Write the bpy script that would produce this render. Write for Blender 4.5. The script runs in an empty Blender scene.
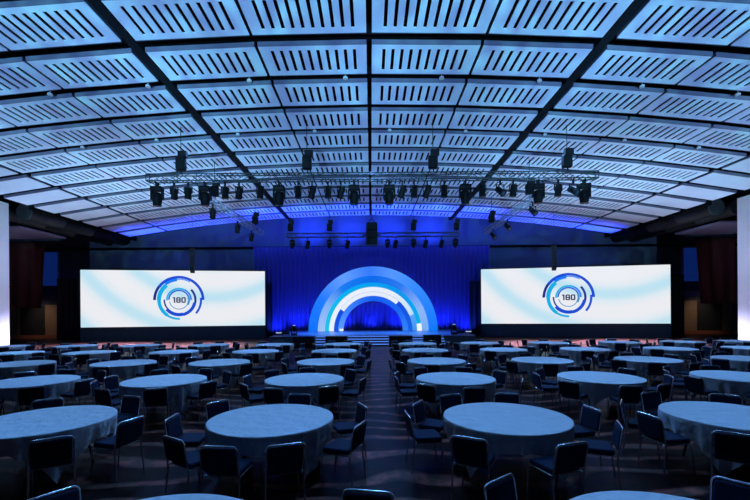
import bpy, math, random
from mathutils import Vector, Matrix
R = math.radians
PI = math.pi
S = bpy.context.scene
C = S.collection
rnd = random.Random(7)

# ------------------------------------------------------------------ constants
F = 400.0                 # focal length in pixels of a 750 px wide frame
H = 2.34                  # camera height
HC = 8.6                  # ceiling height above the camera
PX0, PY0 = 371.0, 311.0
ORD = ['first', 'second', 'third', 'fourth', 'fifth', 'sixth', 'seventh', 'eighth', 'ninth', 'tenth',
       'eleventh', 'twelfth', 'thirteenth', 'fourteenth', 'fifteenth', 'sixteenth', 'seventeenth', 'eighteenth']


def atx(px, d):
    return (px - PX0) * d / F


# ------------------------------------------------------------------ materials
def new_mat(name):
    m = bpy.data.materials.new(name)
    m.use_nodes = True
    nt = m.node_tree
    b = nt.nodes['Principled BSDF']
    return m, nt, b


def mat(name, col, rough=0.6, metal=0.0, spec=None, noise=0.0, nscale=8.0):
    m, nt, b = new_mat(name)
    b.inputs['Base Color'].default_value = (*col, 1)
    b.inputs['Roughness'].default_value = rough
    b.inputs['Metallic'].default_value = metal
    if spec is not None:
        b.inputs['Specular IOR Level'].default_value = spec
    if noise > 0:
        tc = nt.nodes.new('ShaderNodeTexCoord')
        n = nt.nodes.new('ShaderNodeTexNoise')
        n.inputs['Scale'].default_value = nscale
        n.inputs['Detail'].default_value = 4
        mx = nt.nodes.new('ShaderNodeMix')
        mx.data_type = 'RGBA'
        mx.inputs[6].default_value = (*[c * (1 - noise) for c in col], 1)
        mx.inputs[7].default_value = (*[min(1, c * (1 + noise)) for c in col], 1)
        nt.links.new(tc.outputs['Object'], n.inputs['Vector'])
        nt.links.new(n.outputs['Fac'], mx.inputs[0])
        nt.links.new(mx.outputs[2], b.inputs['Base Color'])
    return m


def glow(name, col, strength=1.0):
    m, nt, b = new_mat(name)
    b.inputs['Base Color'].default_value = (*[c * .25 for c in col], 1)
    b.inputs['Roughness'].default_value = .5
    b.inputs['Emission Color'].default_value = (*col, 1)
    b.inputs['Emission Strength'].default_value = strength
    return m


def lin(r, g, b):
    f = lambda c: (c / 255 / 12.92) if c <= 10 else ((c / 255 + .055) / 1.055) ** 2.4
    return (f(r), f(g), f(b))


M = {}
M['panel'] = mat('panel_white', (.70, .74, .84), .55, noise=.06, nscale=1.5)
M['panel_edge'] = mat('panel_edge_grey', (.13, .125, .18), .7)
M['void'] = mat('plenum_black', (.0025, .003, .004), .95, spec=.1)
M['beam'] = mat('beam_dark', (.006, .007, .010), .9, spec=.15)
M['fixture_white'] = mat('fixture_white', (.55, .6, .65), .4)
M['fabric'] = mat('chair_fabric_navy', (.010, .021, .056), .8, noise=.25, nscale=60, spec=.15)
M['chrome'] = mat('chrome_tube', (.62, .64, .68), .26, .9)
M['ply'] = mat('plywood_top', (.16, .11, .07), .6, noise=.2, nscale=6)
M['black_steel'] = mat('black_steel', (.008, .008, .009), .55, .3, spec=.3)
M['blackbox'] = mat('speaker_black', (.004, .004, .005), .6, spec=.2)
M['grille'] = mat('speaker_grille', (.02, .02, .022), .7, .3)
M['alu'] = mat('truss_aluminium', (.05, .062, .066), .5, .5)
M['alu_lit'] = mat('truss_lit_aluminium', (.22, .25, .28), .45, .4)  # lighter copy of the truss metal, light on the side trusses put into colour
M['black_drape'] = mat('masking_drape_black', (.008, .012, .022), .9)
M['navy_skirt'] = mat('screen_skirt_navy', (.012, .045, .08), .85)
M['red'] = mat('banner_dark_red', (.055, .006, .008), .9, noise=.15, nscale=3)
M['tan'] = mat('door_tan_wood', (.30, .20, .12), .5, noise=.2, nscale=4)
M['orange'] = mat('base_trim_orange', (.34, .12, .06), .5)
M['darkdoor'] = mat('door_dark', (.02, .025, .03), .5)
M['wall'] = mat('wall_navy', (.035, .05, .08), .85, noise=.1, nscale=.6)
M['wallback'] = mat('wall_grey_blue', (.055, .075, .125), .85, noise=.08, nscale=.5)
M['pillar'] = mat('pillar_white', (.78, .78, .82), .6)
M['duct'] = mat('duct_grey', (.014, .018, .022), .6, .2)
M['cloud'] = mat('soffit_lilac', (.20, .19, .30), .7)
M['bluewin'] = glow('window_blue', (.004, .02, .16), .55)
M['deck'] = mat('stage_deck_blue_grey', (.16, .20, .30), .35)
M['fascia'] = mat('stage_fascia', (.06, .10, .15), .7)
M['tread'] = mat('step_carpet', (.05, .06, .11), .7)
M['led'] = glow('step_led_blue', (.10, .28, 1.0), 1.15)
M['lens'] = mat('fixture_lens', (.05, .06, .09), .08)
M['lens_on'] = glow('fixture_lens_lit', (.6, .75, 1.0), .8)
M['downlens'] = glow('downlight_lens', (.45, .7, .8), .25)


def carpet_mat():
    m, nt, b = new_mat('ballroom_carpet')
    N, L = nt.nodes.new, nt.links.new
    tc = N('ShaderNodeTexCoord')
    mp = N('ShaderNodeMapping')
    mp.inputs['Scale'].default_value = (.35, 1, 1)
    w = N('ShaderNodeTexWave')
    w.wave_type, w.bands_direction = 'BANDS', 'Y'
    w.inputs['Scale'].default_value = .46
    w.inputs['Distortion'].default_value = 3.0
    w.inputs['Detail'].default_value = 2.0
    w.inputs['Detail Scale'].default_value = .55
    cr = N('ShaderNodeValToRGB')
    cr.color_ramp.elements[0].position, cr.color_ramp.elements[0].color = .70, (.0095, .0045, .0046, 1)
    cr.color_ramp.elements[1].position, cr.color_ramp.elements[1].color = .96, (.125, .066, .052, 1)
    n = N('ShaderNodeTexNoise')
    n.inputs['Scale'].default_value = 3.2
    n.inputs['Detail'].default_value = 5
    cr2 = N('ShaderNodeValToRGB')
    cr2.color_ramp.elements[0].position, cr2.color_ramp.elements[0].color = .46, (1, 1, 1, 1)
    cr2.color_ramp.elements[1].position, cr2.color_ramp.elements[1].color = .62, (3.2, 1.7, 1.7, 1)
    mx = N('ShaderNodeMix')
    mx.data_type, mx.blend_type = 'RGBA', 'MULTIPLY'
    mx.inputs[0].default_value = 1
    wn = N('ShaderNodeTexNoise'); wn.inputs['Scale'].default_value = .55; wn.inputs['Detail'].default_value = 1.0
    wa = N('ShaderNodeVectorMath'); wa.operation = 'MULTIPLY_ADD'
    wa.inputs[1].default_value = (0, 1.5, 0)
    L(tc.outputs['Object'], wn.inputs['Vector'])
    L(wn.outputs['Color'], wa.inputs[0]); L(tc.outputs['Object'], wa.inputs[2])
    L(wa.outputs[0], mp.inputs['Vector'])
    L(mp.outputs['Vector'], w.inputs['Vector'])
    L(tc.outputs['Object'], n.inputs['Vector'])
    L(w.outputs['Fac'], cr.inputs['Fac'])
    L(n.outputs['Fac'], cr2.inputs['Fac'])
    L(cr.outputs['Color'], mx.inputs[6])
    L(cr2.outputs['Color'], mx.inputs[7])
    L(mx.outputs[2], b.inputs['Base Color'])
    b.inputs['Roughness'].default_value = .34
    b.inputs['Specular IOR Level'].default_value = .035
    b.inputs['Specular Tint'].default_value = (1, .72, .82, 1)
    return m


M['carpet'] = carpet_mat()


def cloth_mat():
    m, nt, b = new_mat('white_tablecloth')
    N, L = nt.nodes.new, nt.links.new
    b.inputs['Base Color'].default_value = (.72, .75, .80, 1)
    b.inputs['Roughness'].default_value = .7
    tc = N('ShaderNodeTexCoord')
    sp = N('ShaderNodeSeparateXYZ')
    L(tc.outputs['Object'], sp.inputs[0])
    outs = []
    for ax in ('X', 'Y'):                      # ironed fold creases, 0.57 m apart
        a = N('ShaderNodeMath'); a.operation = 'PINGPONG'; a.inputs[1].default_value = .285
        L(sp.outputs[ax], a.inputs[0])
        d = N('ShaderNodeMath'); d.operation = 'LESS_THAN'; d.inputs[1].default_value = .013
        L(a.outputs[0], d.inputs[0])
        outs.append(d)
    mxm = N('ShaderNodeMath'); mxm.operation = 'MAXIMUM'
    L(outs[0].outputs[0], mxm.inputs[0]); L(outs[1].outputs[0], mxm.inputs[1])
    n = N('ShaderNodeTexNoise'); n.inputs['Scale'].default_value = 5
    L(tc.outputs['Object'], n.inputs['Vector'])
    ad = N('ShaderNodeMath'); ad.operation = 'MULTIPLY_ADD'
    L(n.outputs['Fac'], ad.inputs[0]); ad.inputs[1].default_value = .5
    L(mxm.outputs[0], ad.inputs[2])
    bp = N('ShaderNodeBump'); bp.inputs['Strength'].default_value = .9; bp.inputs['Distance'].default_value = .12
    L(ad.outputs[0], bp.inputs['Height']); L(bp.outputs[0], b.inputs['Normal'])
    return m


M['cloth'] = cloth_mat()


def drape_mat():
    m, nt, b = new_mat('stage_drape_blue')
    b.inputs['Base Color'].default_value = (.018, .018, .20, 1)
    b.inputs['Roughness'].default_value = .8
    b.inputs['Sheen Weight'].default_value = .3
    return m


M['drape'] = drape_mat()


def screen_mat():
    m, nt, b = new_mat('led_screen_picture')
    N, L = nt.nodes.new, nt.links.new
    tc = N('ShaderNodeTexCoord')
    mp = N('ShaderNodeMapping')
    mp.inputs['Location'].default_value = (-3, 0, -13)
    w = N('ShaderNodeTexWave')
    w.wave_type, w.rings_direction = 'RINGS', 'Y'
    w.inputs['Scale'].default_value = .105
    w.inputs['Distortion'].default_value = 1.6
    w.inputs['Detail'].default_value = 1
    w.inputs['Detail Scale'].default_value = .12
    w.inputs['Phase Offset'].default_value = 2.02
    cr = N('ShaderNodeValToRGB')
    e = cr.color_ramp.elements
    e[0].position, e[0].color = .15, (*lin(234, 236, 241), 1)
    e[1].position, e[1].color = 1.0, (*lin(188, 225, 240), 1)
    x = e.new(.65); x.color = (*lin(220, 233, 241), 1)
    L(tc.outputs['Object'], mp.inputs['Vector'])
    L(mp.outputs['Vector'], w.inputs['Vector'])
    L(w.outputs['Fac'], cr.inputs['Fac'])
    L(cr.outputs['Color'], b.inputs['Emission Color'])
    b.inputs['Emission Strength'].default_value = 1.0
    b.inputs['Base Color'].default_value = (.02, .02, .02, 1)
    return m


M['screen'] = screen_mat()
LG = {'navy': glow('logo_navy', lin(18, 38, 130), 1), 'royal': glow('logo_royal', lin(16, 72, 205), 1),
      'bright': glow('logo_bright_blue', lin(20, 118, 240), 1), 'cyan': glow('logo_cyan', lin(10, 170, 222), 1),
      'steel': glow('logo_steel', lin(70, 140, 190), 1), 'ink': glow('logo_ink', lin(26, 28, 80), 1)}


def ring_mat(name, stops, s=1.0):
    """colour round the arch: stops = (angle fraction 0 right .. 1 left, rgb)"""
    m, nt, b = new_mat(name)
    N, L = nt.nodes.new, nt.links.new
    tc = N('ShaderNodeTexCoord')
    sp = N('ShaderNodeSeparateXYZ')
    at = N('ShaderNodeMath'); at.operation = 'ARCTAN2'
    dv = N('ShaderNodeMath'); dv.operation = 'DIVIDE'; dv.inputs[1].default_value = PI
    cr = N('ShaderNodeValToRGB')
    e = cr.color_ramp.elements
    e[0].position, e[0].color = stops[0][0], (*lin(*stops[0][1]), 1)
    e[1].position, e[1].color = stops[-1][0], (*lin(*stops[-1][1]), 1)
    for p, c in stops[1:-1]:
        x = e.new(p); x.color = (*lin(*c), 1)
    L(tc.outputs['Object'], sp.inputs[0])
    L(sp.outputs['Z'], at.inputs[0]); L(sp.outputs['X'], at.inputs[1])
    L(at.outputs[0], dv.inputs[0]); L(dv.outputs[0], cr.inputs['Fac'])
    L(cr.outputs['Color'], b.inputs['Emission Color'])
    b.inputs['Emission Strength'].default_value = s
    b.inputs['Base Color'].default_value = (.02, .03, .05, 1)
    return m


# ------------------------------------------------------------------ mesh builder
class MB:
    def __init__(self):
        self.v, self.f, self.mi, self.sm = [], [], [], []

    def face(self, pts, mi=0, smooth=False):
        k = len(self.v)
        self.v += [tuple(p) for p in pts]
        self.f.append(tuple(range(k, k + len(pts)))); self.mi.append(mi); self.sm.append(smooth)

    def grid(self, rows, closed=False, mi=0, smooth=True):
        k, n = len(self.v), len(rows[0])
        for r in rows:
            self.v += [tuple(p) for p in r]
        for i in range(len(rows) - 1):
            for j in range(n if closed else n - 1):
                a, b = k + i * n + j, k + i * n + (j + 1) % n
                self.f.append((a, b, b + n, a + n)); self.mi.append(mi); self.sm.append(smooth)

    def box(self, x0, x1, y0, y1, z0, z1, mi=0, mx=None):
        k = len(self.v)
        p = [(x, y, z) for z in (z0, z1) for y in (y0, y1) for x in (x0, x1)]
        if mx is not None:
            p = [tuple(mx @ Vector(q)) for q in p]
        self.v += p
        for f in ((0, 2, 3, 1), (4, 5, 7, 6), (0, 1, 5, 4), (2, 6, 7, 3), (0, 4, 6, 2), (1, 3, 7, 5)):
            self.f.append(tuple(k + i for i in f)); self.mi.append(mi); self.sm.append(False)
        return self

    def rbox(self, x0, x1, y0, y1, z0, z1, r, mi=0, axis='y', n=4):
        """box whose outline is rounded across the other two axes, softened front and back"""
        def outline(inset):
            if axis == 'y': a0, a1, b0, b1 = x0, x1, z0, z1
            elif axis == 'z': a0, a1, b0, b1 = x0, x1, y0, y1
            else: a0, a1, b0, b1 = y0, y1, z0, z1
            a0, a1, b0, b1 = a0 + inset, a1 - inset, b0 + inset, b1 - inset
            rr = max(r - inset, .001)
            o = []
            for cx, cy, s in ((a1 - rr, b1 - rr, 0), (a0 + rr, b1 - rr, 90), (a0 + rr, b0 + rr, 180), (a1 - rr, b0 + rr, 270)):
                for i in range(n + 1):
                    t = R(s + 90 * i / n)
                    o.append((cx + rr * math.cos(t), cy + rr * math.sin(t)))
            return o
        lo, hi = {'y': (y0, y1), 'z': (z0, z1), 'x': (x0, x1)}[axis]
        th = hi - lo
        rows = []
        for ins, t in ((min(r, th) * .45, 0), (min(r, th) * .12, .12), (0, .3), (0, .7), (min(r, th) * .12, .88), (min(r, th) * .45, 1)):
            c = lo + th * t
            row = []
            for a, b in outline(ins):
                row.append((a, c, b) if axis == 'y' else (a, b, c) if axis == 'z' else (c, a, b))
            rows.append(row)
        self.grid(rows, True, mi)
        self.face(rows[0], mi); self.face(rows[-1][::-1], mi)
        return self

    def tube(self, pts, r, n=8, mi=0, cap=True):
        pts = [Vector(p) for p in pts]
        rows, up = [], None
        for i, p in enumerate(pts):
            d = (pts[min(i + 1, len(pts) - 1)] - pts[max(i - 1, 0)]).normalized()
            if up is None:
                up = Vector((0, 0, 1)) if abs(d.z) < .9 else Vector((0, 1, 0))
            s = d.cross(up)
            if s.length < 1e-4:
                s = d.orthogonal()
            s.normalize(); up = s.cross(d).normalized()
            rr = r[i] if isinstance(r, (list, tuple)) else r
            rows.append([p + (s * math.cos(2 * PI * j / n) + up * math.sin(2 * PI * j / n)) * rr for j in range(n)])
        self.grid(rows, True, mi)
        if cap:
            self.face(rows[0][::-1], mi); self.face(rows[-1], mi)
        return self

    def lathe(self, prof, n=24, mi=0, mx=None, cap=True):
        rows = [[(r * math.cos(2 * PI * j / n), r * math.sin(2 * PI * j / n), z) for j in range(n)] for r, z in prof]
        if mx is not None:
            rows = [[tuple(mx @ Vector(p)) for p in row] for row in rows]
        self.grid(rows, True, mi)
        if cap:
            self.face(rows[0][::-1], mi); self.face(rows[-1], mi)
        return self

    def arc(self, r0, r1, a0, a1, y0, y1, mi=0, seg=None):
        """ring sector in the XZ plane, angles in degrees, y0 front .. y1 back"""
        seg = seg or max(6, int(abs(a1 - a0) / 4))
        rows = []
        for i in range(seg + 1):
            t = R(a0 + (a1 - a0) * i / seg)
            c, s = math.cos(t), math.sin(t)
            rows.append([(r0 * c, y0, r0 * s), (r1 * c, y0, r1 * s), (r1 * c, y1, r1 * s), (r0 * c, y1, r0 * s)])
        self.grid(rows, True, mi, False)
        self.face(rows[0], mi); self.face(rows[-1][::-1], mi)
        return self

    def mesh(self, name, mats):
        me = bpy.data.meshes.new(name)
        me.from_pydata(self.v, [], self.f)
        for m in (mats if isinstance(mats, (list, tuple)) else [mats]):
            me.materials.append(m)
        me.polygons.foreach_set('material_index', self.mi)
        me.polygons.foreach_set('use_smooth', self.sm)
        me.update()
        return me

    def build(self, name, mats, parent=None):
        o = bpy.data.objects.new(name, self.mesh(name, mats))
        C.objects.link(o)
        if parent is not None:
            o.parent = parent
        return o


def tag(o, label=None, cat=None, group=None, kind=None):
    for k, v in (('label', label), ('category', cat), ('group', group), ('kind', kind)):
        if v:
            o[k] = v
    return o


def empty(name, loc, rz=0.0):
    o = bpy.data.objects.new(name, None)
    o.empty_display_size = .2
    C.objects.link(o)
    o.location = loc
    o.rotation_euler = (0, 0, rz)
    return o


def copy_tree(o, parent=None):
    kids = list(o.children)
    c = o.copy()
    C.objects.link(c)
    if parent is not None:
        c.parent = parent
    for k in kids:
        copy_tree(k, c)
    return c


def structure(mb, name, m):
    o = mb.build(name, m)
    o['kind'] = 'structure'
    return o


# ------------------------------------------------------------------ room shell
YB, YF = 37.2, -9.0       # back wall behind the stage, wall behind the camera
XW = 36.0
structure(MB().box(-XW, XW, YF, YB, -.1, 0), 'floor', M['carpet'])
structure(MB().box(-XW, XW, YB, YB + .2, 0, 12.6), 'wall_back', M['wallback'])
structure(MB().box(-XW - .2, -XW, YF, YB + .2, 0, 12.6), 'wall_left', M['wall'])
structure(MB().box(XW, XW + .2, YF, YB + .2, 0, 12.6), 'wall_right', M['wall'])
structure(MB().box(-XW, XW, YF - .2, YF, 0, 12.6), 'wall_front', M['wall'])


def zc(x):                # underside of the panels across the room
    return H + HC * (1 - .033 * (x / HC) ** 2)


# dark plenum deck above the panels, following the same shallow vault, flat over the side aisles
rows_lo, rows_hi = [], []
xs = [-XW, -22.4] + [-22 + 2 * i for i in range(23)] + [22.4, XW]
for yy in (YF, YB):
    rows_lo.append([(x, yy, zc(max(-22, min(22, x))) + .75) for x in xs])
    rows_hi.append([(x, yy, zc(max(-22, min(22, x))) + .95) for x in xs])
mb = MB(); mb.grid(rows_lo, smooth=False); mb.grid(rows_hi, smooth=False)
structure(mb, 'ceiling', M['void'])

# column edges of the panels (in units of HC) and rows
COLS = [(.010, .418, 'slot'), (.430, .838, 'slot'), (.890, 1.286, 'slot'), (1.298, 1.702, 'slot'), (1.714, 2.112, 'slot'), (2.140, 2.510, 'solid')]
K = F * HC
Y0N, PITCH = .003130, .000622


def row_y(i):             # near and far edge of row i
    return (Y0N + PITCH * i) * K, (Y0N + PITCH * i + .00046) * K


L_ROW = .00046 * K


def panel_meshes(W, L, slotted, t=.145):
    face, edge = MB(), MB()
    if slotted:
        sw, n = .105, 10
        cuts = [-W / 2]
        for k in range(n):
            c = (-.385 + .0856 * k) * W
            cuts += [c - sw / 2, c + sw / 2]
        cuts.append(W / 2)
        ys = [-L / 2, -L * .36, L * .36, L / 2]
        for z, up in ((0, False), (.03, True)):
            for i in range(len(cuts) - 1):
                for j in range(3):
                    if j == 1 and i % 2 == 1:
                        continue
                    q = [(cuts[i], ys[j], z), (cuts[i + 1], ys[j], z), (cuts[i + 1], ys[j + 1], z), (cuts[i], ys[j + 1], z)]
                    face.face(q if up else q[::-1])
        for i in range(1, len(cuts) - 1, 2):
            a, b, c, d = cuts[i], cuts[i + 1], ys[1], ys[2]
            for p, q in (((a, c), (b, c)), ((b, c), (b, d)), ((b, d), (a, d)), ((a, d), (a, c))):
                face.face([(p[0], p[1], 0), (q[0], q[1], 0), (q[0], q[1], .03), (p[0], p[1], .03)])
    else:
        face.box(-W / 2, W / 2, -L / 2, L / 2, 0, .03)
    w = .03
    edge.box(-W / 2, W / 2, -L / 2 - w, -L / 2, 0, t)
    edge.box(-W / 2, W / 2, L / 2, L / 2 + w, 0, t)
    edge.box(-W / 2, -W / 2 + w, -L / 2, L / 2, .031, t)
    edge.box(W / 2 - w, W / 2, -L / 2, L / 2, .031, t)
    return face.mesh('acoustic_panel', M['panel']), edge.mesh('edge_frame', M['panel_edge'])


NROW = 12
for ci, (a, b, kind) in enumerate(COLS):
    xa, xb = a * HC, b * HC
    za, zb = zc(xa), zc(xb)
    W = math.hypot(xb - xa, zb - za)
    tilt = math.atan2(za - zb, xb - xa)
    meshes = panel_meshes(W, L_ROW, kind == 'slot')
    for side in (-1, 1):
        for i in range(0, NROW):
            y0, y1 = row_y(i)
            xm = side * (xa + xb) / 2
            px = abs(xm) * F / y1
            if px - W / 2 * F / y1 > 395:
                continue
            o = bpy.data.objects.new('ceiling_panel', meshes[0])
            C.objects.link(o)
            o.location = (xm, (y0 + y1) / 2, (za + zb) / 2)
            o.rotation_euler = (0, side * tilt, 0)
            what = 'white slotted ceiling panel' if kind == 'slot' else 'plain white ceiling panel without slots'
            sd = 'left' if side < 0 else 'right'
            if kind == 'slot':
                lab = f'{what}, {ORD[ci]} {sd} of the middle line, {ORD[NROW - 1 - i]} row from stage'
            else:
                lab = f'{what} along the {sd} ceiling edge, {ORD[NROW - 1 - i]} row from stage'
            tag(o, lab, 'ceiling panel', 'slotted ceiling panels' if kind == 'slot' else 'plain edge ceiling panels')
            e = bpy.data.objects.new('edge_frame', meshes[1])
            C.objects.link(e)
            e.parent = o

# dark lengthwise beams beside the second panel column, and cross purlins in the row gaps
for n, sx in ((1, -1), (2, 1)):
    x0, x1 = sx * .846 * HC, sx * .882 * HC
    z = zc(x0)
    structure(MB().box(min(x0, x1), max(x0, x1), 4, YB, z + .03, z + .70), f'beam_{n}', M['beam'])
for i in range(0, NROW):
    yy = row_y(i)[1] + .27
    if yy > YB - .3:
        continue
    xs2 = [-21.5 + 43 * k / 24 for k in range(25)]
    mb = MB()
    mb.grid([[(x, yy - .08, zc(x) + .18), (x, yy + .08, zc(x) + .18), (x, yy + .08, zc(x) + .45), (x, yy - .08, zc(x) + .45)] for x in xs2], True, 0, False)
    structure(mb, f'purlin_beam_{i + 1}', M['beam'])

# small downlights hung in the row gaps
dl = None
for row, xsn in ((1, (-1.37, -.95, -.515, -.103, .31, .73, 1.17, 1.58)), (3, (-1.59, -1.18, -.73, -.305, .11, .53, .97, 1.41, 1.82))):
    yy = row_y(row)[1] + .27
    for k, xn in enumerate(xsn):
        if dl is None:
            o = empty('downlight', (0, 0, 0))
            MB().lathe([(.03, .24), (.03, .12), (.13, .11), (.15, 0), (.12, -.005)], 16).build('housing', M['fixture_white'], o)
            MB().lathe([(.115, -.002), (.08, -.02), (.02, -.03)], 16).build('lens', M['downlens'], o)
            dl = o
        else:
            o = copy_tree(dl)
        x = xn * HC
        o.location = (x, yy, zc(x) - .02)
        o.scale = (.6, .6, .6)
        tag(o, f'small round downlight in the ceiling gap, {ORD[k]} from left in the {"nearer" if row == 1 else "farther"} lamp row',
            'ceiling light', 'downlights between the ceiling panels')

# pillars and side aisles
for n, sx in ((1, -1), (2, 1)):
    xin = -22.96 if sx < 0 else 23.3
    xo = xin + sx * 1.5
    zt = zc(21.8) + .2
    mb = MB()
    mb.box(min(xin, xo), max(xin, xo), 24.2, 25.4, 0, 4.02)
    mb.box(min(xin, xo), max(xin, xo), 24.2, 25.4, 4.05, zt)
    mb.box(min(xin, xo) + .02, max(xin, xo) - .02, 24.22, 25.38, 4.02, 4.05)
    structure(mb, f'pillar_{n}', M['pillar'])
    # dark bulkhead along the ceiling edge
    b0, b1 = sx * 21.75, sx * 21.95
    structure(MB().box(min(b0, b1), max(b0, b1), 25.7, YB, zc(21.8) - .1, zc(21.8) + .7), f'trim_{n}', M['void'])
    side = 'left' if sx < 0 else 'right'
    for k, (xd, rd) in enumerate(((22.7, .5), (24.1, .5))):
        mb = MB()
        mb.lathe([(rd, 0), (rd + .05, 0), (rd + .05, .12), (rd, .12), (rd, 3), (rd + .03, 3.02), (rd, 3.04), (rd, 6), (rd + .03, 6.02), (rd, 6.04), (rd, 10.5)], 24,
                 mx=Matrix.Translation((sx * xd, 26.2, 9.0)) @ Matrix.Rotation(R(-90), 4, 'X'))
        o = mb.build('ventilation_duct', M['duct'])
        tag(o, f'round grey air duct above the {side} aisle, {"nearer to the hall" if k == 0 else "farther from the hall"}', 'duct', 'air ducts over the side aisles')
    # hanging soffit cloud
    o = MB().rbox(min(sx * 24.0, sx * 28.5), max(sx * 24.0, sx * 28.5), 27.4, 31.6, 8.20, 8.36, .05, axis='z').build('hanging_soffit_panel', M['cloud'])
    tag(o, f'flat lilac soffit panel hung over the {side} side aisle above the red banner', 'soffit panel', 'soffit panels over the side aisles')
    # dark red banner
    rows = []
    for i in range(13):
        zz = 2.75 + (8.05 - 2.75) * i / 12
        row = []
        for j in range(25):
            u = j / 24
            xi = 26.35 + .35 * (1 - i / 12)
            row.append((sx * (xi + (29.5 - xi) * u), 32.4 + .09 * math.sin(u * 17) * (1.15 - i / 14), zz))
        rows.append(row)
    mb = MB(); mb.grid(rows)
    ban = empty('hanging_banner', (0, 0, 0))
    cl = mb.build('banner_cloth', M['red'], ban)
    sol = cl.modifiers.new('thick', 'SOLIDIFY'); sol.thickness = .02
    MB().tube([(sx * 26.2, 32.4, 8.1), (sx * 29.7, 32.4, 8.1)], .05).build('banner_pole', M['black_steel'], ban)
    tag(ban, f'tall dark red banner hung behind the {side} white pillar', 'banner', 'red banners in the side aisles')
    # clerestory window, door and trim on the back wall
    wx0, wx1 = (29.0, 33.2)
    win = structure(MB().box(min(sx * wx0, sx * wx1), max(sx * wx0, sx * wx1), YB - .03, YB - .005, 4.9, 8.0), f'window_{n}', M['bluewin'])
    mb = MB()
    for (a, b, c, d) in ((wx0 - .12, wx0, 4.8, 8.1), (wx1, wx1 + .12, 4.8, 8.1), (wx0 - .12, wx1 + .12, 8.0, 8.12), (wx0 - .2, wx1 + .2, 3.55, 4.0), (wx0 - .12, wx1 + .12, 4.78, 4.9)):
        mb.box(min(sx * a, sx * b), max(sx * a, sx * b), YB - .14, YB - .002, c, d)
    o = mb.build('window_frame', M['cloud'], win)
    dr = structure(MB().box(min(sx * 30.2, sx * 32.6), max(sx * 30.2, sx * 32.6), YB - .06, YB - .002, .02, 3.0), f'door_{n}', M['darkdoor'])
    MB().box(min(sx * 29.0, sx * 30.2), max(sx * 29.0, sx * 30.2), YB - .14, YB - .002, .02, 3.1).build('door_frame', M['tan'], dr)
    MB().box(min(sx * 32.6, sx * 33.4), max(sx * 32.6, sx * 33.4), YB - .14, YB - .002, .02, 3.1).build('door_frame', M['tan'], dr)
    MB().tube([(sx * 30.4, YB - .12, 1.0), (sx * 30.4, YB - .12, 1.25)], .02).build('door_handle', M['chrome'], dr)
    structure(MB().box(min(sx * 26.5, sx * XW), max(sx * 26.5, sx * XW), YB - .2, YB - .15, 0, .32), f'baseboard_{side}', M['orange'])

# ------------------------------------------------------------------ stage
SD, SH, SY0, SY1 = 27.8, .60, 27.8, 36.4
st = empty('stage', (0, 0, 0))
MB().box(-7.1, 7.3, SY0, SY1, SH - .05, SH).build('deck', M['deck'], st)
MB().box(-7.06, 7.26, SY0 + .03, SY0 + .06, 0, SH - .05).build('front_fascia', M['fascia'], st)
MB().box(-7.06, -7.03, SY0 + .06, SY1, 0, SH - .05).build('side_fascia', M['fascia'], st)
MB().box(7.23, 7.26, SY0 + .06, SY1, 0, SH - .05).build('side_fascia', M['fascia'], st)
tag(st, 'low stage with a blue lit deck in front of the glowing arch', 'stage')
sp = empty('stage_steps', (0, 0, 0))
for k in range(3):
    y1 = SY0 - .002
    y0 = SY0 - .38 * (3 - k)
    z = .15 * (k + 1)
    MB().box(-5.2, 5.0, y0, y0 + .38 - .002 * (k < 2), .0 if k == 0 else 0, z).build('step', M['tread'], sp)
    MB().box(-5.18, 4.98, y0 - .012, y0, z - .055, z - .006).build('light_strip', M['led'], sp)
MB().box(-5.18, 4.98, SY0 - .014, SY0 - .003, SH - .05, SH - .012).build('light_strip', M['led'], sp)
tag(sp, 'wide stage steps with glowing blue edge strips at the end of the aisle', 'steps')

# subwoofers on the floor in front of the steps
sub0 = None
for k, (pa, pb, hh) in enumerate(((292.5, 314, .76), (325, 347, .76), (389, 412.5, .76), (424, 441.5, .80))):
    d = 25.0
    xa, xb = atx(pa, d), atx(pb, d)
    o = empty('subwoofer', ((xa + xb) / 2, d + .35, 0))
    w = (xb - xa) / 2
    MB().rbox(-w, w, -.35, .35, .03, hh, .03).build('cabinet', M['blackbox'], o)
    for s in (-.5, .5):
        MB().box(w * (s - .44), w * (s + .44), -.375, -.352, .08, hh - .05).build('grille', M['grille'], o)
    for sx in (-1, 1):
        MB().box(sx * w * .8 - .05, sx * w * .8 + .05, -.3, .3, 0, .03).build('foot_rail', M['black_steel'], o)
    tag(o, 'black double subwoofer before the stage steps, ' + ('at the far left end', 'just left of the aisle', 'just right of the aisle', 'at the far right end')[k],
        'subwoofer', 'subwoofers along the stage front')

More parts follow.
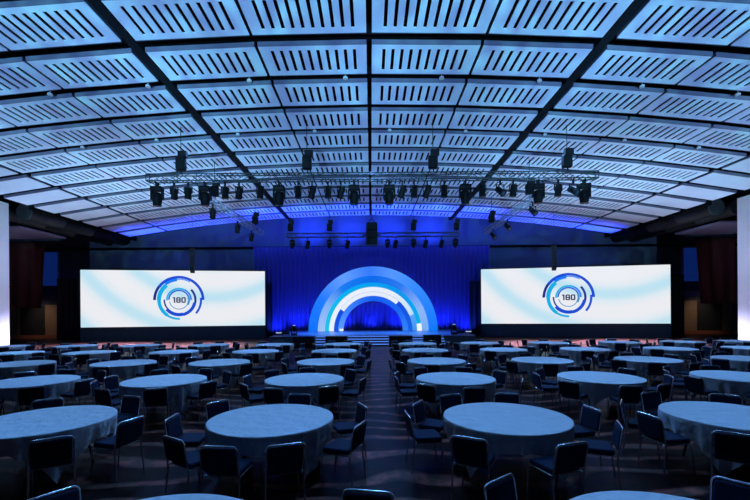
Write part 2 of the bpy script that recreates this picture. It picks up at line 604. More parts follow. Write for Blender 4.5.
# arch
AY = 34.6
arch = empty('stage_arch', (.18, AY, SH))
RN = lambda *s: list(s)
rings = [
    (5.60, 4.82, 0, 180, .00, ring_mat('arch_outer', [(0, (10, 118, 250)), (.25, (52, 138, 252)), (.40, (84, 148, 255)), (.52, (50, 120, 246)), (.66, (96, 156, 255)), (.82, (30, 122, 250)), (1, (6, 112, 250))])),
    (4.80, 4.23, 0, 180, .10, ring_mat('arch_second', [(0, (120, 170, 236)), (.14, (140, 180, 244)), (.32, (40, 120, 236)), (.5, (4, 104, 232)), (.7, (20, 122, 236)), (.84, (128, 178, 244)), (1, (160, 192, 240))])),
    (4.21, 3.86, 9, 180, .20, ring_mat('arch_cyan', [(0, (0, 178, 226)), (.3, (0, 150, 232)), (.5, (0, 160, 236)), (.75, (0, 178, 234)), (1, (30, 190, 226))])),
    (4.30, 3.84, 0, 8.8, .16, ring_mat('arch_white_block', [(0, (240, 246, 252)), (1, (240, 246, 252))])),
    (3.84, 3.46, 22, 180, .30, ring_mat('arch_white', [(0, (150, 205, 245)), (.2, (205, 228, 248)), (.35, (232, 238, 250)), (1, (232, 240, 250))])),
    (3.84, 3.46, 0, 21.5, .34, ring_mat('arch_pale_blue', [(0, (60, 140, 236)), (.12, (90, 165, 240)), (1, (90, 165, 240))])),
    (3.43, 3.08, 49, 146, .36, ring_mat('arch_inner_white', [(0, (226, 234, 250)), (1, (232, 238, 250))])),
    (3.43, 3.08, 0, 48.6, .42, ring_mat('arch_inner_right_blue', [(0, (20, 96, 226)), (.27, (8, 70, 214)), (1, (8, 70, 214))])),
    (3.43, 3.08, 146.4, 180, .42, ring_mat('arch_inner_left_blue', [(0, (6, 70, 214)), (.82, (6, 70, 214)), (1, (10, 84, 222))])),
    (3.06, 2.61, 0, 180, .48, ring_mat('arch_innermost', [(0, (50, 130, 244)), (.2, (24, 100, 236)), (.5, (14, 92, 232)), (.8, (60, 128, 246)), (1, (96, 156, 250))])),
]
for r1, r0, a0, a1, dy, m in rings:
    MB().arc(r0, r1, a0, a1, dy, dy + .3).build('arch_ring', m, arch)
MB().box(-2.95, -2.62, .40, .47, .02, .20).build('end_block', rings[3][5], arch)
for sx in (-1, 1):
    mb = MB()
    mb.tube([(sx * 4.4, .52, 0.02), (sx * 4.4, .52, 3.2)], .04)
    mb.tube([(sx * 4.4, .52, 2.0), (sx * 4.4, 1.5, .03)], .03)
    mb.build('rear_brace', M['black_steel'], arch)
tag(arch, 'glowing half round arch of blue, cyan and white rings on the stage', 'arch')

# ------------------------------------------------------------------ drapes
def drape(name, x0, x1, y, z0, z1, m, pitch, amp, label, seed):
    r = random.Random(seed)
    n = int((x1 - x0) / pitch * 8)
    ph, prof = 0, []
    for i in range(n + 1):
        x = x0 + (x1 - x0) * i / n
        ph += (2 * PI / 8) * (.75 + .5 * r.random())
        prof.append((x, amp * math.sin(ph) + amp * .4 * math.sin(x * 1.3)))
    mb = MB()
    rows = []
    for k in range(7):
        t = k / 6
        rows.append([(x, y - a * (1.0 - .45 * t) - .04 * (1 - t), z0 + (z1 - z0) * t) for x, a in prof])
    mb.grid(rows)
    o = mb.build(name, m)
    mod = o.modifiers.new('thick', 'SOLIDIFY'); mod.thickness = .015
    return tag(o, label, 'drape')


drape('stage_drape', -10.7, 10.9, 36.6, .02, 8.25, M['drape'], .42, .10, 'tall pleated blue stage drape behind the glowing arch', 3)
structure(MB().box(-34, 34, 36.95, 37.15, 8.15, 8.35), 'trim_3', M['void'])
for sx, seed in ((-1, 5), (1, 6)):
    sd = 'left' if sx < 0 else 'right'
    a, b = sorted((sx * 8.9, sx * 10.4))
    drape('masking_drape', a, b, 36.2, .02, 5.0, M['black_drape'], .5, .07, f'black masking drape filling the gap between {sd} screen and stage', seed)
    a, b = sorted((sx * 23.95, sx * 27.2))
    drape('masking_drape', a, b, 34.7, .02, 5.35, M['black_drape'], .5, .07, f'black masking drape past the outer end of the {sd} screen', seed + 2)

# ------------------------------------------------------------------ LED screens
def digit_boxes(ch, x, z, w, h, t, y0, y1, mb, mi):
    if ch == '1':
        mb.box(x + w * .45, x + w * .45 + t * 1.1, y0, y1, z, z + h, mi)
        mb.box(x + w * .10, x + w * .45, y0, y1, z + h - t, z + h, mi)
        return
    c = w * .16
    mb.box(x, x + t * 1.1, y0, y1, z + c, z + h - c, mi)
    mb.box(x + w - t * 1.1, x + w, y0, y1, z + c, z + h - c, mi)
    mb.box(x + c * .6, x + w - c * .6, y0, y1, z, z + t, mi)
    mb.box(x + c * .6, x + w - c * .6, y0, y1, z + h - t, z + h, mi)
    if ch == '8':
        mb.box(x + t, x + w - t, y0, y1, z + h / 2 - t * .45, z + h / 2 + t * .45, mi)


def led_wall(xi, di, xo, do, z0, z1, zl, side):
    inn, out = Vector((xi, di, 0)), Vector((xo, do, 0))
    W = (out - inn).length
    # local +X runs left to right in the hall, local -Y faces the audience
    a, b = (out, inn) if xo < xi else (inn, out)
    ang = math.atan2(b.y - a.y, b.x - a.x)
    mid = (a + b) / 2
    o = empty('led_screen', (mid.x, mid.y, 0), ang)
    hw = W / 2
    MB().box(-hw, hw, 0, .06, z0, z1).build('screen_face', M['screen'], o)
    mb = MB()
    mb.box(-hw - .05, hw + .05, .062, .30, z0 - .05, z1 + .05)
    mb.build('casing', M['blackbox'], o)
    MB().box(-hw - .05, hw + .05, .02, .12, .01, z0 - .06).build('base_skirt', M['navy_skirt'], o)
    for k in range(5):
        x = -hw + .6 + (W - 1.2) * k / 4
        mb = MB()
        mb.tube([(x, .5, .02), (x, .5, z1 - .3)], .04)
        mb.tube([(x, .32, z1 - .4), (x, 1.35, .03)], .03)
        mb.build('rear_brace', M['black_steel'], o)
    # logo, seen through the middle of the screen
    px_mid = 179.2 if side == 'left' else 568.4
    # find local x where the ray meets the screen
    t = (px_mid - PX0) / F
    dirx, diry = b.x - a.x, b.y - a.y
    s = (t * a.y - a.x) / (dirx - t * diry)
    lx = -hw + s * W
    rad = 2.02
    mb = MB()
    mats = list(LG.values()); ix = {k: i for i, k in enumerate(LG)}
    A = lambda ro, ri, a0, a1, c, y: mb.arc(ri * rad / 190, ro * rad / 190, a0, a1, y, y + .02, ix[c])
    A(190, 170, 145, 180, 'navy', -.030); A(190, 168, 95, 145, 'royal', -.030); A(190, 170, 0, 95, 'royal', -.030)
    A(170, 148, 95, 128, 'bright', -.030); A(168, 160, 60, 95, 'bright', -.030)
    A(163, 132, 128, 180, 'cyan', -.030); A(160, 134, 180, 235, 'cyan', -.030); A(156, 140, 235, 272, 'cyan', -.030)
    A(172, 156, -40, 6, 'royal', -.030)
    A(130, 114, -10, 42, 'navy', -.030); A(130, 106, -75, -10, 'royal', -.030); A(128, 102, -142, -75, 'royal', -.030)
    A(114, 103, 178, 218, 'navy', -.030)
    A(96, 82, 62, 182, 'cyan', -.030); A(96, 84, 0, 62, 'bright', -.030)
    A(80, 70, 20, 178, 'royal', -.030); A(82, 66, -30, 20, 'steel', -.030); A(74, 68, 190, 330, 'steel', -.030)
    u = rad / 190
    x = -48 * u
    for ch, w in (('1', 22 * u), ('8', 33 * u), ('0', 33 * u)):
        digit_boxes(ch, x, -22 * u, w, 44 * u, 9 * u, -.03, -.01, mb, ix['ink'])
        x += w + 5 * u
    lg = mb.build('logo', mats, o)
    lg.location = (lx, 0, zl)
    tag(o, f'wide bright LED screen with a round blue 180 logo, {side} of the stage', 'screen', None)
    return o


led_wall(-9.14, 34.5, -23.45, 32.3, 1.17, 5.83, 3.37, 'left')
led_wall(9.52, 34.5, 23.75, 31.7, 1.18, 5.86, 3.36, 'right')

# ------------------------------------------------------------------ rigging
ZT = 8.34


def truss(p, q, label, s=.30, m='alu'):
    p, q = Vector(p), Vector(q)
    L = (q - p).length
    o = empty('lighting_truss', p, math.atan2(q.y - p.y, q.x - p.x))
    h = s / 2
    for a in (-h, h):
        for b in (-h, h):
            MB().tube([(0, a, b), (L, a, b)], .028, 8).build('chord', M[m], o)
    mb = MB()
    n = int(L / .5)
    for k in range(n):
        x0, x1 = L * k / n, L * (k + 1) / n
        u, v = (-h, h) if k % 2 == 0 else (h, -h)
        for a in (-h, h):
            mb.tube([(x0, a, u), (x1, a, v)], .013, 5)
        for b in (-h, h):
            mb.tube([(x0, u, b), (x1, v, b)], .013, 5)
    for x in (0, L):
        for a in (-h, h):
            mb.tube([(x, a, -h), (x, a, h)], .02, 5)
            mb.tube([(x, -h, a), (x, h, a)], .02, 5)
    mb.build('lattice', M[m], o)
    tag(o, label, 'truss', 'lighting trusses')
    return o


FD = 17.9
truss((-9.95, FD, ZT), (10.15, FD, ZT), 'long lighting truss hung across the middle of the hall, nearest the tables')
truss((-8.6, 20.7, ZT), (-8.3, 30.4, ZT), 'lighting truss running towards the stage on the left', m='alu_lit')
truss((8.75, 20.7, ZT), (8.8, 30.6, ZT), 'lighting truss running towards the stage on the right', m='alu_lit')
BD = 31.6
truss((-6.6, BD, ZT), (7.0, BD, ZT), 'lighting truss hung across the stage front before the drape')

# moving head lamp: hangs below a truss chord (origin at the bottom of the truss)
mh = empty('moving_head_spotlight', (0, 0, 0))
mb = MB(); mb.box(-.03, .03, -.07, .07, -.10, .05); mb.tube([(0, -.08, .02), (0, .08, .02)], .045, 10); mb.build('clamp', M['black_steel'], mh)
MB().rbox(-.19, .19, -.14, .14, -.24, -.10, .03, axis='z').build('base', M['blackbox'], mh)
yk = MB(); yk.box(-.21, -.16, -.06, .06, -.55, -.22); yk.box(.16, .21, -.06, .06, -.55, -.22); yk.box(-.21, .21, -.06, .06, -.27, -.23)
yk.build('yoke', M['blackbox'], mh)
hd = MB().lathe([(.06, .22), (.13, .2), (.155, .08), (.16, -.05), (.13, -.22), (.14, -.24)], 20).build('head', M['blackbox'], mh)
hd.location = (0, 0, -.52)
ln = MB().lathe([(.125, -.235), (.09, -.25), (.02, -.255)], 16).build('lens', M['lens'], hd)
par = empty('spot_lamp', (0, 0, 0))
mb = MB(); mb.box(-.02, .02, -.05, .05, -.10, .05); mb.build('clamp', M['black_steel'], par)
mb = MB(); mb.box(-.14, -.12, -.025, .025, -.34, -.1); mb.box(.12, .14, -.025, .025, -.34, -.1); mb.box(-.14, .14, -.025, .025, -.12, -.1); mb.build('yoke', M['black_steel'], par)
hp = MB().lathe([(.05, .22), (.10, .18), (.115, -.18), (.125, -.2)], 16).build('head', M['blackbox'], par)
hp.location = (0, 0, -.32)
MB().lathe([(.105, -.195), (.02, -.21)], 14).build('lens', M['lens'], hp)
used = {'m': False, 's': False}


def fixture(kind, x, y, label, tilt=0, rz=0, z=ZT - .255, sc=1.0):
    src = mh if kind == 'm' else par
    o = src if not used[kind] else copy_tree(src)
    used[kind] = True
    o.location = (x, y, z)
    o.rotation_euler = (0, 0, rz)
    o.scale = (sc, sc, sc)
    for c in o.children:
        if c.name.startswith('head'):
            c.rotation_euler = (R(tilt), R(tilt * .6), 0)
    tag(o, label, 'stage light', 'moving head lights' if kind == 'm' else 'spot lamps on the trusses')


front = [(158, 'm', 0), (175, 's', 50), (189, 's', 10), (206, 'm', 0), (226, 's', 5), (240, 's', 50), (261, 's', 8), (280, 'm', 0), (299, 's', 0), (313, 's', 30),
         (329, 's', 5), (342, 's', 35), (355, 'm', 0), (390, 'm', 0), (403, 's', 30), (415, 's', 5), (428, 's', 35), (445, 's', 0), (466, 'm', 0), (483, 's', 0),
         (501, 's', -45), (514, 's', 5), (539, 'm', 0), (559, 's', 5), (574, 's', -50), (585, 'm', 0)]
nm = ns = 0
for px, k, tl in front:
    if k == 'm':
        lab = f'{ORD[nm]} large moving head light from the left on the long front truss'; nm += 1
    else:
        lab = f'{ORD[ns]} small black spot lamp from the left on the long front truss'; ns += 1
    fixture(k, atx(px, FD), FD, lab, tl, sc=1.3 if k == 'm' else 1.3)
for k, px in enumerate((308, 348, 396, 426, 442)):
    fixture('s', atx(px, BD), BD, f'{ORD[k]} small spot lamp from the left on the truss before the drape', 20, sc=1.5)
for k, px in enumerate((293, 330, 388, 414, 456)):
    fixture('m', atx(px, BD), BD, f'{ORD[k]} moving head light from the left on the truss before the drape', 12)
for sx, side, xx in ((-1, 'left', -8.5), (1, 'right', 8.77)):
    for k, yy in enumerate((21.6, 25.6, 28.6)):
        fixture('s', xx, yy, f'{ORD[k]} spot lamp from the hall end under the {side} side truss', -40 * sx, sc=1.3)

# chain hoists
ho = None
hoists = [(182, FD, 'front truss'), (308, FD, 'front truss'), (434, FD, 'front truss'), (568, FD, 'front truss'),
          (291, BD, 'stage truss'), (330, BD, 'stage truss'), (414, BD, 'stage truss'), (457, BD, 'stage truss')]
hoist_xy = [(atx(p, d), d, w, k % 4) for k, (p, d, w) in enumerate(hoists)]
hoist_xy += [(-8.55, 22.0, 'left side truss', 0), (-8.35, 29.0, 'left side truss', 1), (8.76, 22.0, 'right side truss', 0), (8.79, 29.0, 'right side truss', 1)]
for x, y, where, k in hoist_xy:
    o = empty('chain_hoist', (x, y, ZT + .24))
    o.scale = (1.05, 1.05, 1.5)
    mb = MB(); mb.rbox(-.20, .20, -.13, .13, .07, .46, .05); mb.build('motor', M['blackbox'], o)
    MB().box(-.10, .26, -.09, .09, .46, .64).build('gearbox', M['black_steel'], o)
    MB().tube([(0, 0, -.03), (.03, 0, .0), (.03, 0, .04), (0, 0, .08)], .025, 6).build('hook', M['black_steel'], o)
    zt = (zc(abs(x)) - .03 - (ZT + .24)) / 1.5
    MB().tube([(0, 0, .64), (0, 0, zt)], .016, 6).build('chain', M['black_steel'], o)
    nm_ = ORD[k] + (' from the hall end' if 'side' in where else ' from the left')
    tag(o, f'black chain hoist holding the {where}, {nm_}', 'chain hoist', 'chain hoists on the trusses')

# centre speaker cluster
o = empty('hanging_speaker_cluster', (.1, 31.0, 7.45))
for k, z in enumerate((0, .58, 1.16)):
    MB().rbox(-.43, .43, -.3, .3, z, z + .55, .03).build('speaker_cabinet', M['blackbox'], o)
for sx in (-1, 1):
    MB().tube([(sx * .3, 0, 1.71), (0, 0, 2.1)], .025, 6).build('bridle', M['black_steel'], o)
MB().tube([(0, 0, 2.1), (0, 0, zc(0) - .03 - 7.45)], .02, 6).build('chain', M['black_steel'], o)
MB().tube([(-.7, .1, .8), (.7, .1, .8)], .05, 8).build('crossbar', M['black_steel'], o)
tag(o, 'black speaker cluster hung above the middle of the stage', 'speaker')
for sx, x, side in ((-1, -13.95, 'left'), (1, 14.35, 'right')):
    o = empty('hanging_column_speaker', (x, 31.3, 5.45))
    o.rotation_euler = (0, 0, -sx * .25)
    o.scale = (.7, .7, 1)
    for k in range(6):
        mx = Matrix.Translation((0, -.18 + .02 * (5 - k) ** 1.4 * .9, .3 * k)) @ Matrix.Rotation(R(-3 * (5 - k)), 4, 'X')
        MB().box(-.22, .22, -.2, .2, .01, .29, mx=mx).build('speaker_cabinet', M['duct'], o)
    MB().box(-.25, .25, -.25, .25, 1.82, 1.9).build('flying_bar', M['black_steel'], o)
    MB().tube([(0, 0, 1.9), (0, 0, zc(abs(x)) - .05 - 5.45)], .018, 6).build('chain', M['alu'], o)
    tag(o, f'slim column speaker hung above the {side} screen', 'speaker', 'column speakers above the screens')

# stage floor lamps
fl = None
for k, (px, d, big, lab) in enumerate(((294, 29.0, 1, 'upright moving head light on the left corner of the stage'), (454, 29.0, 1, 'upright moving head light on the right corner of the stage'),
                                       (279, 29.0, 0, 'small flood lamp on the stage deck, outermost at the left'), (286, 29.4, 0, 'small flood lamp between left moving head and outermost flood'),
                                       (460.5, 29.2, 0, 'small flood lamp beside the right moving head'), (468, 29.0, 0, 'small flood lamp on the stage deck, outermost at the right'))):
    x = atx(px, d)
    if big:
        o = empty('stage_moving_head', (x, d, SH))
        MB().rbox(-.2, .2, -.16, .16, 0, .14, .03, axis='z').build('base', M['blackbox'], o)
        mb = MB(); mb.box(-.22, -.17, -.06, .06, .14, .5); mb.box(.17, .22, -.06, .06, .14, .5); mb.box(-.22, .22, -.06, .06, .13, .16); mb.build('yoke', M['blackbox'], o)
        hh = MB().lathe([(.1, -.2), (.155, -.1), (.16, .05), (.13, .24)], 20).build('head', M['blackbox'], o)
        hh.location = (0, 0, .48)
        MB().lathe([(.125, .235), (.09, .26), (.02, .275)], 16).build('lens', M['lens_on'], hh)
    else:
        o = empty('stage_flood_lamp', (x, d, SH))
        MB().rbox(-.22, .22, -.1, .1, .06, .26, .03).build('housing', M['blackbox'], o)
        MB().box(-.2, .2, -.115, -.102, .18, .24).build('lens', M['lens_on'] if k in (2, 5) else M['lens'], o)
        mb = MB(); mb.box(-.25, -.22, -.03, .03, 0, .16); mb.box(.22, .25, -.03, .03, 0, .16); mb.box(-.25, .25, -.03, .03, 0, .02); mb.build('bracket', M['black_steel'], o)
    tag(o, lab, 'stage light', 'lamps on the stage deck')

# ------------------------------------------------------------------ banquet tables and chairs
TR = .91
TZ = .74


def make_table():
    o = empty('banquet_table', (0, 0, 0))
    MB().lathe([(TR - .02, TZ - .03), (TR, TZ - .022), (TR, TZ - .006), (TR - .01, TZ - .001)], 48).build('tabletop', M['ply'], o)
    for a in range(4):
        t = R(45 + 90 * a)
        c, s = math.cos(t), math.sin(t)
        MB().tube([(c * .56, s * .56, TZ - .03), (c * .52, s * .52, .4), (c * .6, s * .6, .0)], .016, 8).build('leg', M['black_steel'], o)
    mb = MB()
    for a in range(2):
        t = R(45 + 90 * a)
        c, s = math.cos(t), math.sin(t)
        mb.tube([(-c * .53, -s * .53, .42), (c * .53, s * .53, .42)], .012, 6)
    mb.build('stretcher', M['black_steel'], o)
    return o


def cloth_mesh(seed):
    r = random.Random(seed)
    hs = 1.145
    n = 144
    ph = [r.uniform(0, 6.28) for _ in range(4)]
    top = TZ + .006
    rows = []
    for rr in (.25, .55, .8, TR - .012):
        rows.append([(rr * math.cos(2 * PI * j / n), rr * math.sin(2 * PI * j / n), top + .0015 * math.sin(5 * j / n * 6.28 + rr * 9)) for j in range(n)])
    for t in (0, .04, .15, .3, .5, .75, 1.0):
        row = []
        for j in range(n):
            a = 2 * PI * j / n
            # rounded-corner square cloth: radius to the hem
            c = max(abs(math.cos(a)), abs(math.sin(a)))
            hang = hs / c - TR
            hang = min(hang, .70) + .012 * math.sin(7 * a + ph[0])
            fold = math.sin(17 * a + ph[1] + 1.2 * math.sin(3 * a + ph[2])) * .6 + math.sin(29 * a + ph[3]) * .4
            dpt = hang * t
            rad = TR + .006 + .012 * min(1, t * 8) - .0 * t - (.5 - .5 * fold) * .30 * min(dpt, .4)
            rad -= .02 * t * max(0, hang - .25)
            z = top - .004 - dpt if t > 0 else top - .001
            row.append((rad * math.cos(a), rad * math.sin(a), z))
        rows.append(row)
    mb = MB()
    mb.grid(rows, True)
    mb.face(rows[0])
    me = mb.mesh('tablecloth', M['cloth'])
    return me


CLOTHS = [cloth_mesh(s) for s in range(5)]


def chair_pieces():
    P = {}
    r = .0115
    P['seat'] = MB().rbox(-.215, .215, -.19, .195, .435, .50, .035, axis='z', n=5).mesh('seat', M['fabric'])
    # upright padded back, leaning slightly
    mb = MB(); mb.rbox(-.205, .205, -.022, .022, 0, .287, .035, axis='y', n=5)
    lean = Matrix.Translation((0, -.232, .50)) @ Matrix.Rotation(R(9), 4, 'X')
    mb.v = [tuple(lean @ Vector(p)) for p in mb.v]
    P['backrest'] = mb.mesh('backrest', M['fabric'])
    # back frame: inverted U
    pts = []
    w, zt, cr = .222, .308, .06
    pts.append((-w, 0, -.07)); pts.append((-w, 0, zt - cr))
    for i in range(1, 6):
        t = R(180 - 90 * i / 5); pts.append((-w + cr + cr * math.cos(t), 0, zt - cr + cr * math.sin(t)))
    for i in range(0, 6):
        t = R(90 - 90 * i / 5); pts.append((w - cr + cr * math.cos(t), 0, zt - cr + cr * math.sin(t)))
    pts.append((w, 0, -.07))
    pts = [lean @ Vector(p) for p in pts]
    P['back_frame'] = MB().tube(pts, r, 8).mesh('back_frame', M['chrome'])
    j = pts[0]
    for s in (-1, 1):
        P['leg_r%d' % s] = MB().tube([(s * abs(j.x), j.y, j.z), (s * .222, -.215, .36), (s * .228, -.262, 0)], r, 8).mesh('leg', M['chrome'])
        P['leg_f%d' % s] = MB().tube([(s * .205, .10, .428), (s * .215, .17, .415), (s * .22, .19, .38), (s * .225, .225, 0)], r, 8).mesh('leg', M['chrome'])
    mb = MB()
    for s in (-1, 1):
        mb.tube([(s * .21, -.21, .424), (s * .205, .19, .424)], r, 6)
    mb.tube([(-.2, .16, .424), (.2, .16, .424)], r * .8, 6); mb.tube([(-.21, -.17, .424), (.21, -.17, .424)], r * .8, 6)
    P['seat_frame'] = mb.mesh('seat_frame', M['chrome'])
    return P


CP = chair_pieces()


def make_chair():
    o = empty('banquet_chair', (0, 0, 0))
    for k, me in CP.items():
        c = bpy.data.objects.new('leg' if k.startswith('leg') else k, me)
        C.objects.link(c); c.parent = o
    return o


def merged(name, keys, m):
    vs, fs, sm = [], [], []
    for k in keys:
        me = CP[k]; b = len(vs)
        vs += [tuple(v.co) for v in me.vertices]
        fs += [tuple(b + i for i in p.vertices) for p in me.polygons]
    me = bpy.data.meshes.new(name); me.from_pydata(vs, [], fs); me.materials.append(m)
    me.polygons.foreach_set('use_smooth', [True] * len(fs)); me.update()
    return me


FRAME = merged('frame', [k for k in CP if k.startswith('leg') or k.endswith('frame')], M['chrome'])


def make_far_chair():
    o = empty('banquet_chair', (0, 0, 0))
    for k, me in (('seat', CP['seat']), ('backrest', CP['backrest']), ('frame', FRAME)):
        c = bpy.data.objects.new(k, me); C.objects.link(c); c.parent = o
    return o


TABLES = [  # row, distance, [(x, angles)]
    (0, 2.6, [(-1.56, [146, (20, 1.57, 60)]), (2.17, [136, 40])]),
    (1, 6.0, [(-4.90, [-47, -8, 70, 128, -100, 165, -150]), (-1.50, [-70, -101, -131, -175, 142, 84, 23, -23]),
              (2.01, [-80, -127, 150, 180, 10, -27, 115, 70]), (5.43, [-132, -172, 153, 100, 53, -95])]),
    (2, 9.45, [(-8.0, None), (-4.88, None), (-1.58, None), (1.98, None), (5.40, None), (8.68, None)]),
    (3, 12.75, [(-11.2, None), (-7.88, None), (-4.83, None), (-1.45, None), (2.07, None), (5.43, None), (8.8, None), (12.0, None)]),
    (4, 16.2, [(-14.4, None), (-11.4, None), (-7.98, None), (-4.68, None), (-1.48, None), (2.17, None), (5.35, None), (8.65, None), (12.1, None), (15.35, None)]),
    (5, 19.5, [(-17.8, None), (-14.4, None), (-11.25, None), (-7.9, None), (-4.7, None), (-1.4, None), (2.25, None), (5.28, None), (8.63, None), (12.1, None), (15.15, None), (18.1, None)]),
]
ROWN = {5: 'row nearest the stage', 4: 'second row from stage', 3: 'third row from stage', 2: 'fourth row from stage', 1: 'fifth row from stage', 0: 'row farthest from stage'}
SECT = ['right', 'far right', 'far', 'far left', 'left', 'near left', 'near', 'near right']


def sectors(angs):
    """one distinct sector of eight for each chair, keeping their order round the table"""
    import itertools
    best, out = 1e9, None
    order = sorted(range(len(angs)), key=lambda i: angs[i] % 360)
    srt = [angs[i] % 360 for i in order]
    n = len(srt)
    for combo in itertools.combinations(range(8), n):
        for s in range(n):
            c = combo[s:] + combo[:s]
            cost = sum((((a - 45 * k + 180) % 360) - 180) ** 2 for a, k in zip(srt, c))
            if cost < best:
                best, out = cost, c
    res = [0] * n
    for i, k in zip(order, out):
        res[i] = k
    return res


tab0 = make_table(); tab_used = False
ch0, ch1 = make_chair(), make_far_chair()
cu = [False, False]
nchairs = 0
PLACED = []
for row, d, tabs in TABLES:
    lefts = sorted([x for x, _ in tabs if x < 0], reverse=True)
    rights = sorted([x for x, _ in tabs if x > 0])
    for x, angs in tabs:
        side = 'left' if x < 0 else 'right'
        k = (lefts if x < 0 else rights).index(x)
        where = f'{ORD[k]} table {side} of aisle, {ROWN[row]}'
        t = copy_tree(tab0) if tab_used else tab0
        tab_used = True
        t.location = (x, d, 0)
        t.rotation_euler = (0, 0, rnd.uniform(0, 1.5))
        tag(t, f'round table under white cloth, {ORD[k]} {side} of aisle, {ROWN[row]}', 'table', 'round banquet tables')
        cl = bpy.data.objects.new('tablecloth', CLOTHS[rnd.randrange(5)])
        C.objects.link(cl)
        cl.location = (x, d, 0)
        cl.rotation_euler = (0, 0, R(rnd.choice((0, 90, 180, 270)) + rnd.uniform(-9, 9)))
        tag(cl, f'square white cloth over the {where}', 'tablecloth', 'white tablecloths')
        if angs is None:
            base = [-66, -108, -151, 168, 126, 84, 37, -18]
            off = rnd.uniform(-16, 16)
            angs = [a + off + rnd.uniform(-6, 6) for a in base]
            if row >= 4:
                angs.pop(rnd.choice((2, 3, 4, 6)))
        spec = [a if isinstance(a, tuple) else (a, rnd.uniform(1.14, 1.18 if row > 3 else 1.22), rnd.uniform(-9, 9)) for a in angs]
        secs = sectors([s[0] for s in spec])
        for (a, rr, jit), sc in zip(spec, secs):
            cx, cy = x + rr * math.cos(R(a)), d + rr * math.sin(R(a))
            for turn in (0, 7, -7, 13, -13):          # keep clear of the neighbours' chairs
                px_, py_ = x + rr * math.cos(R(a + turn)), d + rr * math.sin(R(a + turn))
                if all((px_ - q[0]) ** 2 + (py_ - q[1]) ** 2 > .60 ** 2 for q in PLACED):
                    a, cx, cy = a + turn, px_, py_
                    break
            PLACED.append((cx, cy))
            if cy < .9 or abs(cx) * F / cy > 385 + .35 * F / cy:
                continue
            far = row >= 4
            src = ch1 if far else ch0
            o = copy_tree(src) if cu[far] else src
            cu[far] = True
            o.location = (cx, cy, 0)
            o.rotation_euler = (0, 0, R(a + 90 + jit))
            tag(o, f'navy chair on {SECT[sc]} side of {where}', 'chair', 'chairs around the banquet tables')
            nchairs += 1
print('CHAIRS', nchairs)

# ------------------------------------------------------------------ lights
def aim(o, target):
    d = Vector(target) - o.location
    o.rotation_euler = d.to_track_quat('-Z', 'Y').to_euler()


def spot(loc, target, energy, col, angle, blend=1.0, radius=.15, gobo=0.0, scale=26.0):
    l = bpy.data.lights.new('lamp', 'SPOT')
    l.energy, l.color = energy, col
    l.spot_size, l.spot_blend = R(angle), blend
    l.shadow_soft_size = radius
    if gobo:
        l.use_nodes = True
        nt = l.node_tree
        N, L = nt.nodes.new, nt.links.new
        em = nt.nodes['Emission']
        tc = N('ShaderNodeTexCoord')
        mp = N('ShaderNodeMapping')
        mp.inputs['Location'].default_value = (loc[0] * 3.1 + target[0], target[1] * 1.7, 0)
        v = N('ShaderNodeTexNoise'); v.inputs['Scale'].default_value = scale; v.inputs['Detail'].default_value = 1.5; v.inputs['Distortion'].default_value = 2.2
        cr = N('ShaderNodeValToRGB')
        e = cr.color_ramp.elements
        e[0].position, e[0].color = .40, (1 - gobo * .42, 1 - gobo * .52, 1 - gobo * .28, 1)
        e[1].position, e[1].color = .68, (1 + gobo * .5, 1 + gobo * 1.1, 1 + gobo * .7, 1)
        x = e.new(.5); x.color = (1 - gobo * .12, 1 - gobo * .2, 1 - gobo * .05, 1)
        L(tc.outputs['Normal'], mp.inputs['Vector']); L(mp.outputs['Vector'], v.inputs['Vector'])
        L(v.outputs['Fac'], cr.inputs['Fac']); L(cr.outputs['Color'], em.inputs['Color'])
    o = bpy.data.objects.new('lamp', l)
    C.objects.link(o)
    o.location = loc
    aim(o, target)
    return o


BLUE = (.02, .06, 1.0)
ICE = (.225, .59, .97)
PALE = (.36, .70, 1.0)
# ceiling wash from added unseen spots behind the camera, patterned
for X in (-19, -11, -3.8, 3.8, 11, 19):
    for d, k in ((11.5, .62), (18, .95)):
        src = (X * .8, -3.5, 1.2)
        r2 = (d + 3.5) ** 2 + 9.5 ** 2 + (X * .2) ** 2
        cosv = 9.5 / math.sqrt(r2)
        spot(src, (X, d, zc(abs(X))), 13.5 * k * r2 / cosv, ICE if abs(X) < 15 else PALE, 40, gobo=.95)
# rear ceiling: unseen spots added at floor level before the stage
for X in (-18, -12, -6, 6, 12, 18):
    spot((X, 23.2, .3), (X, 24.5, 10.5), (10 if abs(X) < 10 else 20) * 110, ICE if abs(X) < 10 else PALE, 85, gobo=.5)
# blue stage wash on the last rows and the upper wall
for X in (-9, -5.5, -2, 2, 5.5, 9):
    spot((X, 31.8, ZT + .35), (X * 1.05, 34.2, 10.9), 1700, BLUE, 125)
for X in (-5.5, -1.8, 1.8, 5.5):
    spot((X, 33.8, 8.5), (X, 37.2, 9.9), 3000, BLUE, 58)
for X in (-20, -17, -14, 14, 17, 20):
    spot((X, 34.6, 7.0), (X, 34.9, 10), 1300, BLUE, 105)
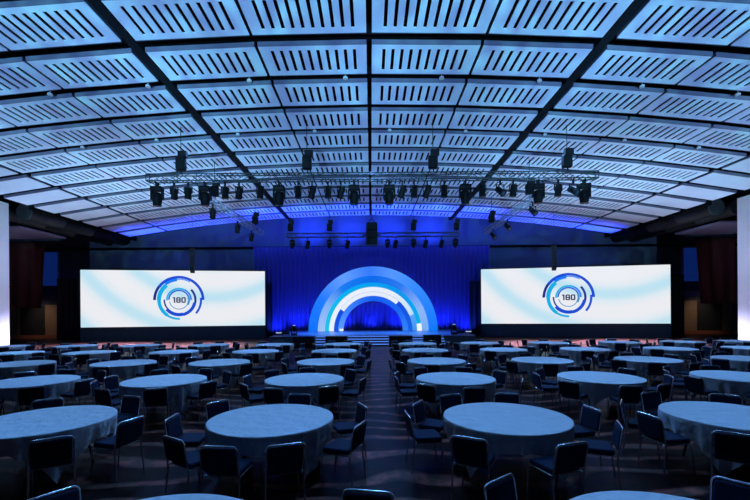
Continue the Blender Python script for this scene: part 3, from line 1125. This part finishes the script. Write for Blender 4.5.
# drape uplights standing behind the arch
for X in (-8.6, -6.6, -4.6, -2.4, 0, 2.4, 4.6, 6.6, 8.6):
    spot((X, 35.5, SH + .1 if abs(X) < 7 else .3), (X, 36.5, 2.6), 650, BLUE, 120, radius=.05)
# stage wash from the stage truss
for X in (-4, 0, 4):
    spot((X, BD - .2, ZT - .8), (X * .9, 31.5, SH), 5000, (.03, .28, 1), 60)
# blue spots added to light the tablecloths, raked back from the stage side
for X in (-16, -8, 0, 8, 16):
    for d in (1, 7, 13, 19):
        spot((X, d + 6, zc(X) - .1), (X, d, 0), (1600 if d < 10 else 2000) if d > 1 else 1700, (.15, .43, 1), 75, radius=.3)
# spots added to brighten the carpet before the screens and, warmer, the aisle doors
for sx in (-1, 1):
    spot((sx * 8.9, 27.5, 8.0), (sx * 12.0, 27.3, 0), 60000, (.62, .60, 1), 58)
    spot((sx * 14.2, 30.4, 7.3), (sx * 18.5, 27.6, 0), 60000, (.62, .60, 1), 62)
    spot((sx * 31.0, 34.6, 4.2), (sx * 30.2, 37.1, 1.2), 130, (1, .72, .52), 75)
# pillar washes
for sx in (-1, 1):
    for zz in (3.6, 8.0):
        spot((sx * 16.5, 21.2, .4), (sx * 22.9, 24.8, zz), 1150, (.50, .66, 1), 46)

w = bpy.data.worlds.new('world')
S.world = w
w.use_nodes = True
w.node_tree.nodes['Background'].inputs['Color'].default_value = (.01, .03, .1, 1)
w.node_tree.nodes['Background'].inputs['Strength'].default_value = .2

# ------------------------------------------------------------------ camera
cam = bpy.data.cameras.new('camera')
cam.sensor_width = 36
cam.lens = F / 750 * 36
cam.shift_x = (375 - PX0) / 750
cam.shift_y = (PY0 - 250) / 750
cam.clip_end = 200
co = bpy.data.objects.new('camera', cam)
C.objects.link(co)
co.matrix_world = Matrix.Translation((0, 0, H)) @ Matrix.Rotation(R(90), 4, 'X') @ Matrix.Rotation(R(-.4), 4, 'Z')
S.camera = co
vs = S.view_settings
vs.view_transform, vs.look, vs.exposure, vs.gamma = 'Standard', 'None', 0.0, 1.0
vs.use_curve_mapping = False
S.cycles.use_denoising = True
S.cycles.max_bounces = 8
S.cycles.diffuse_bounces = 4
S.cycles.use_light_tree = True
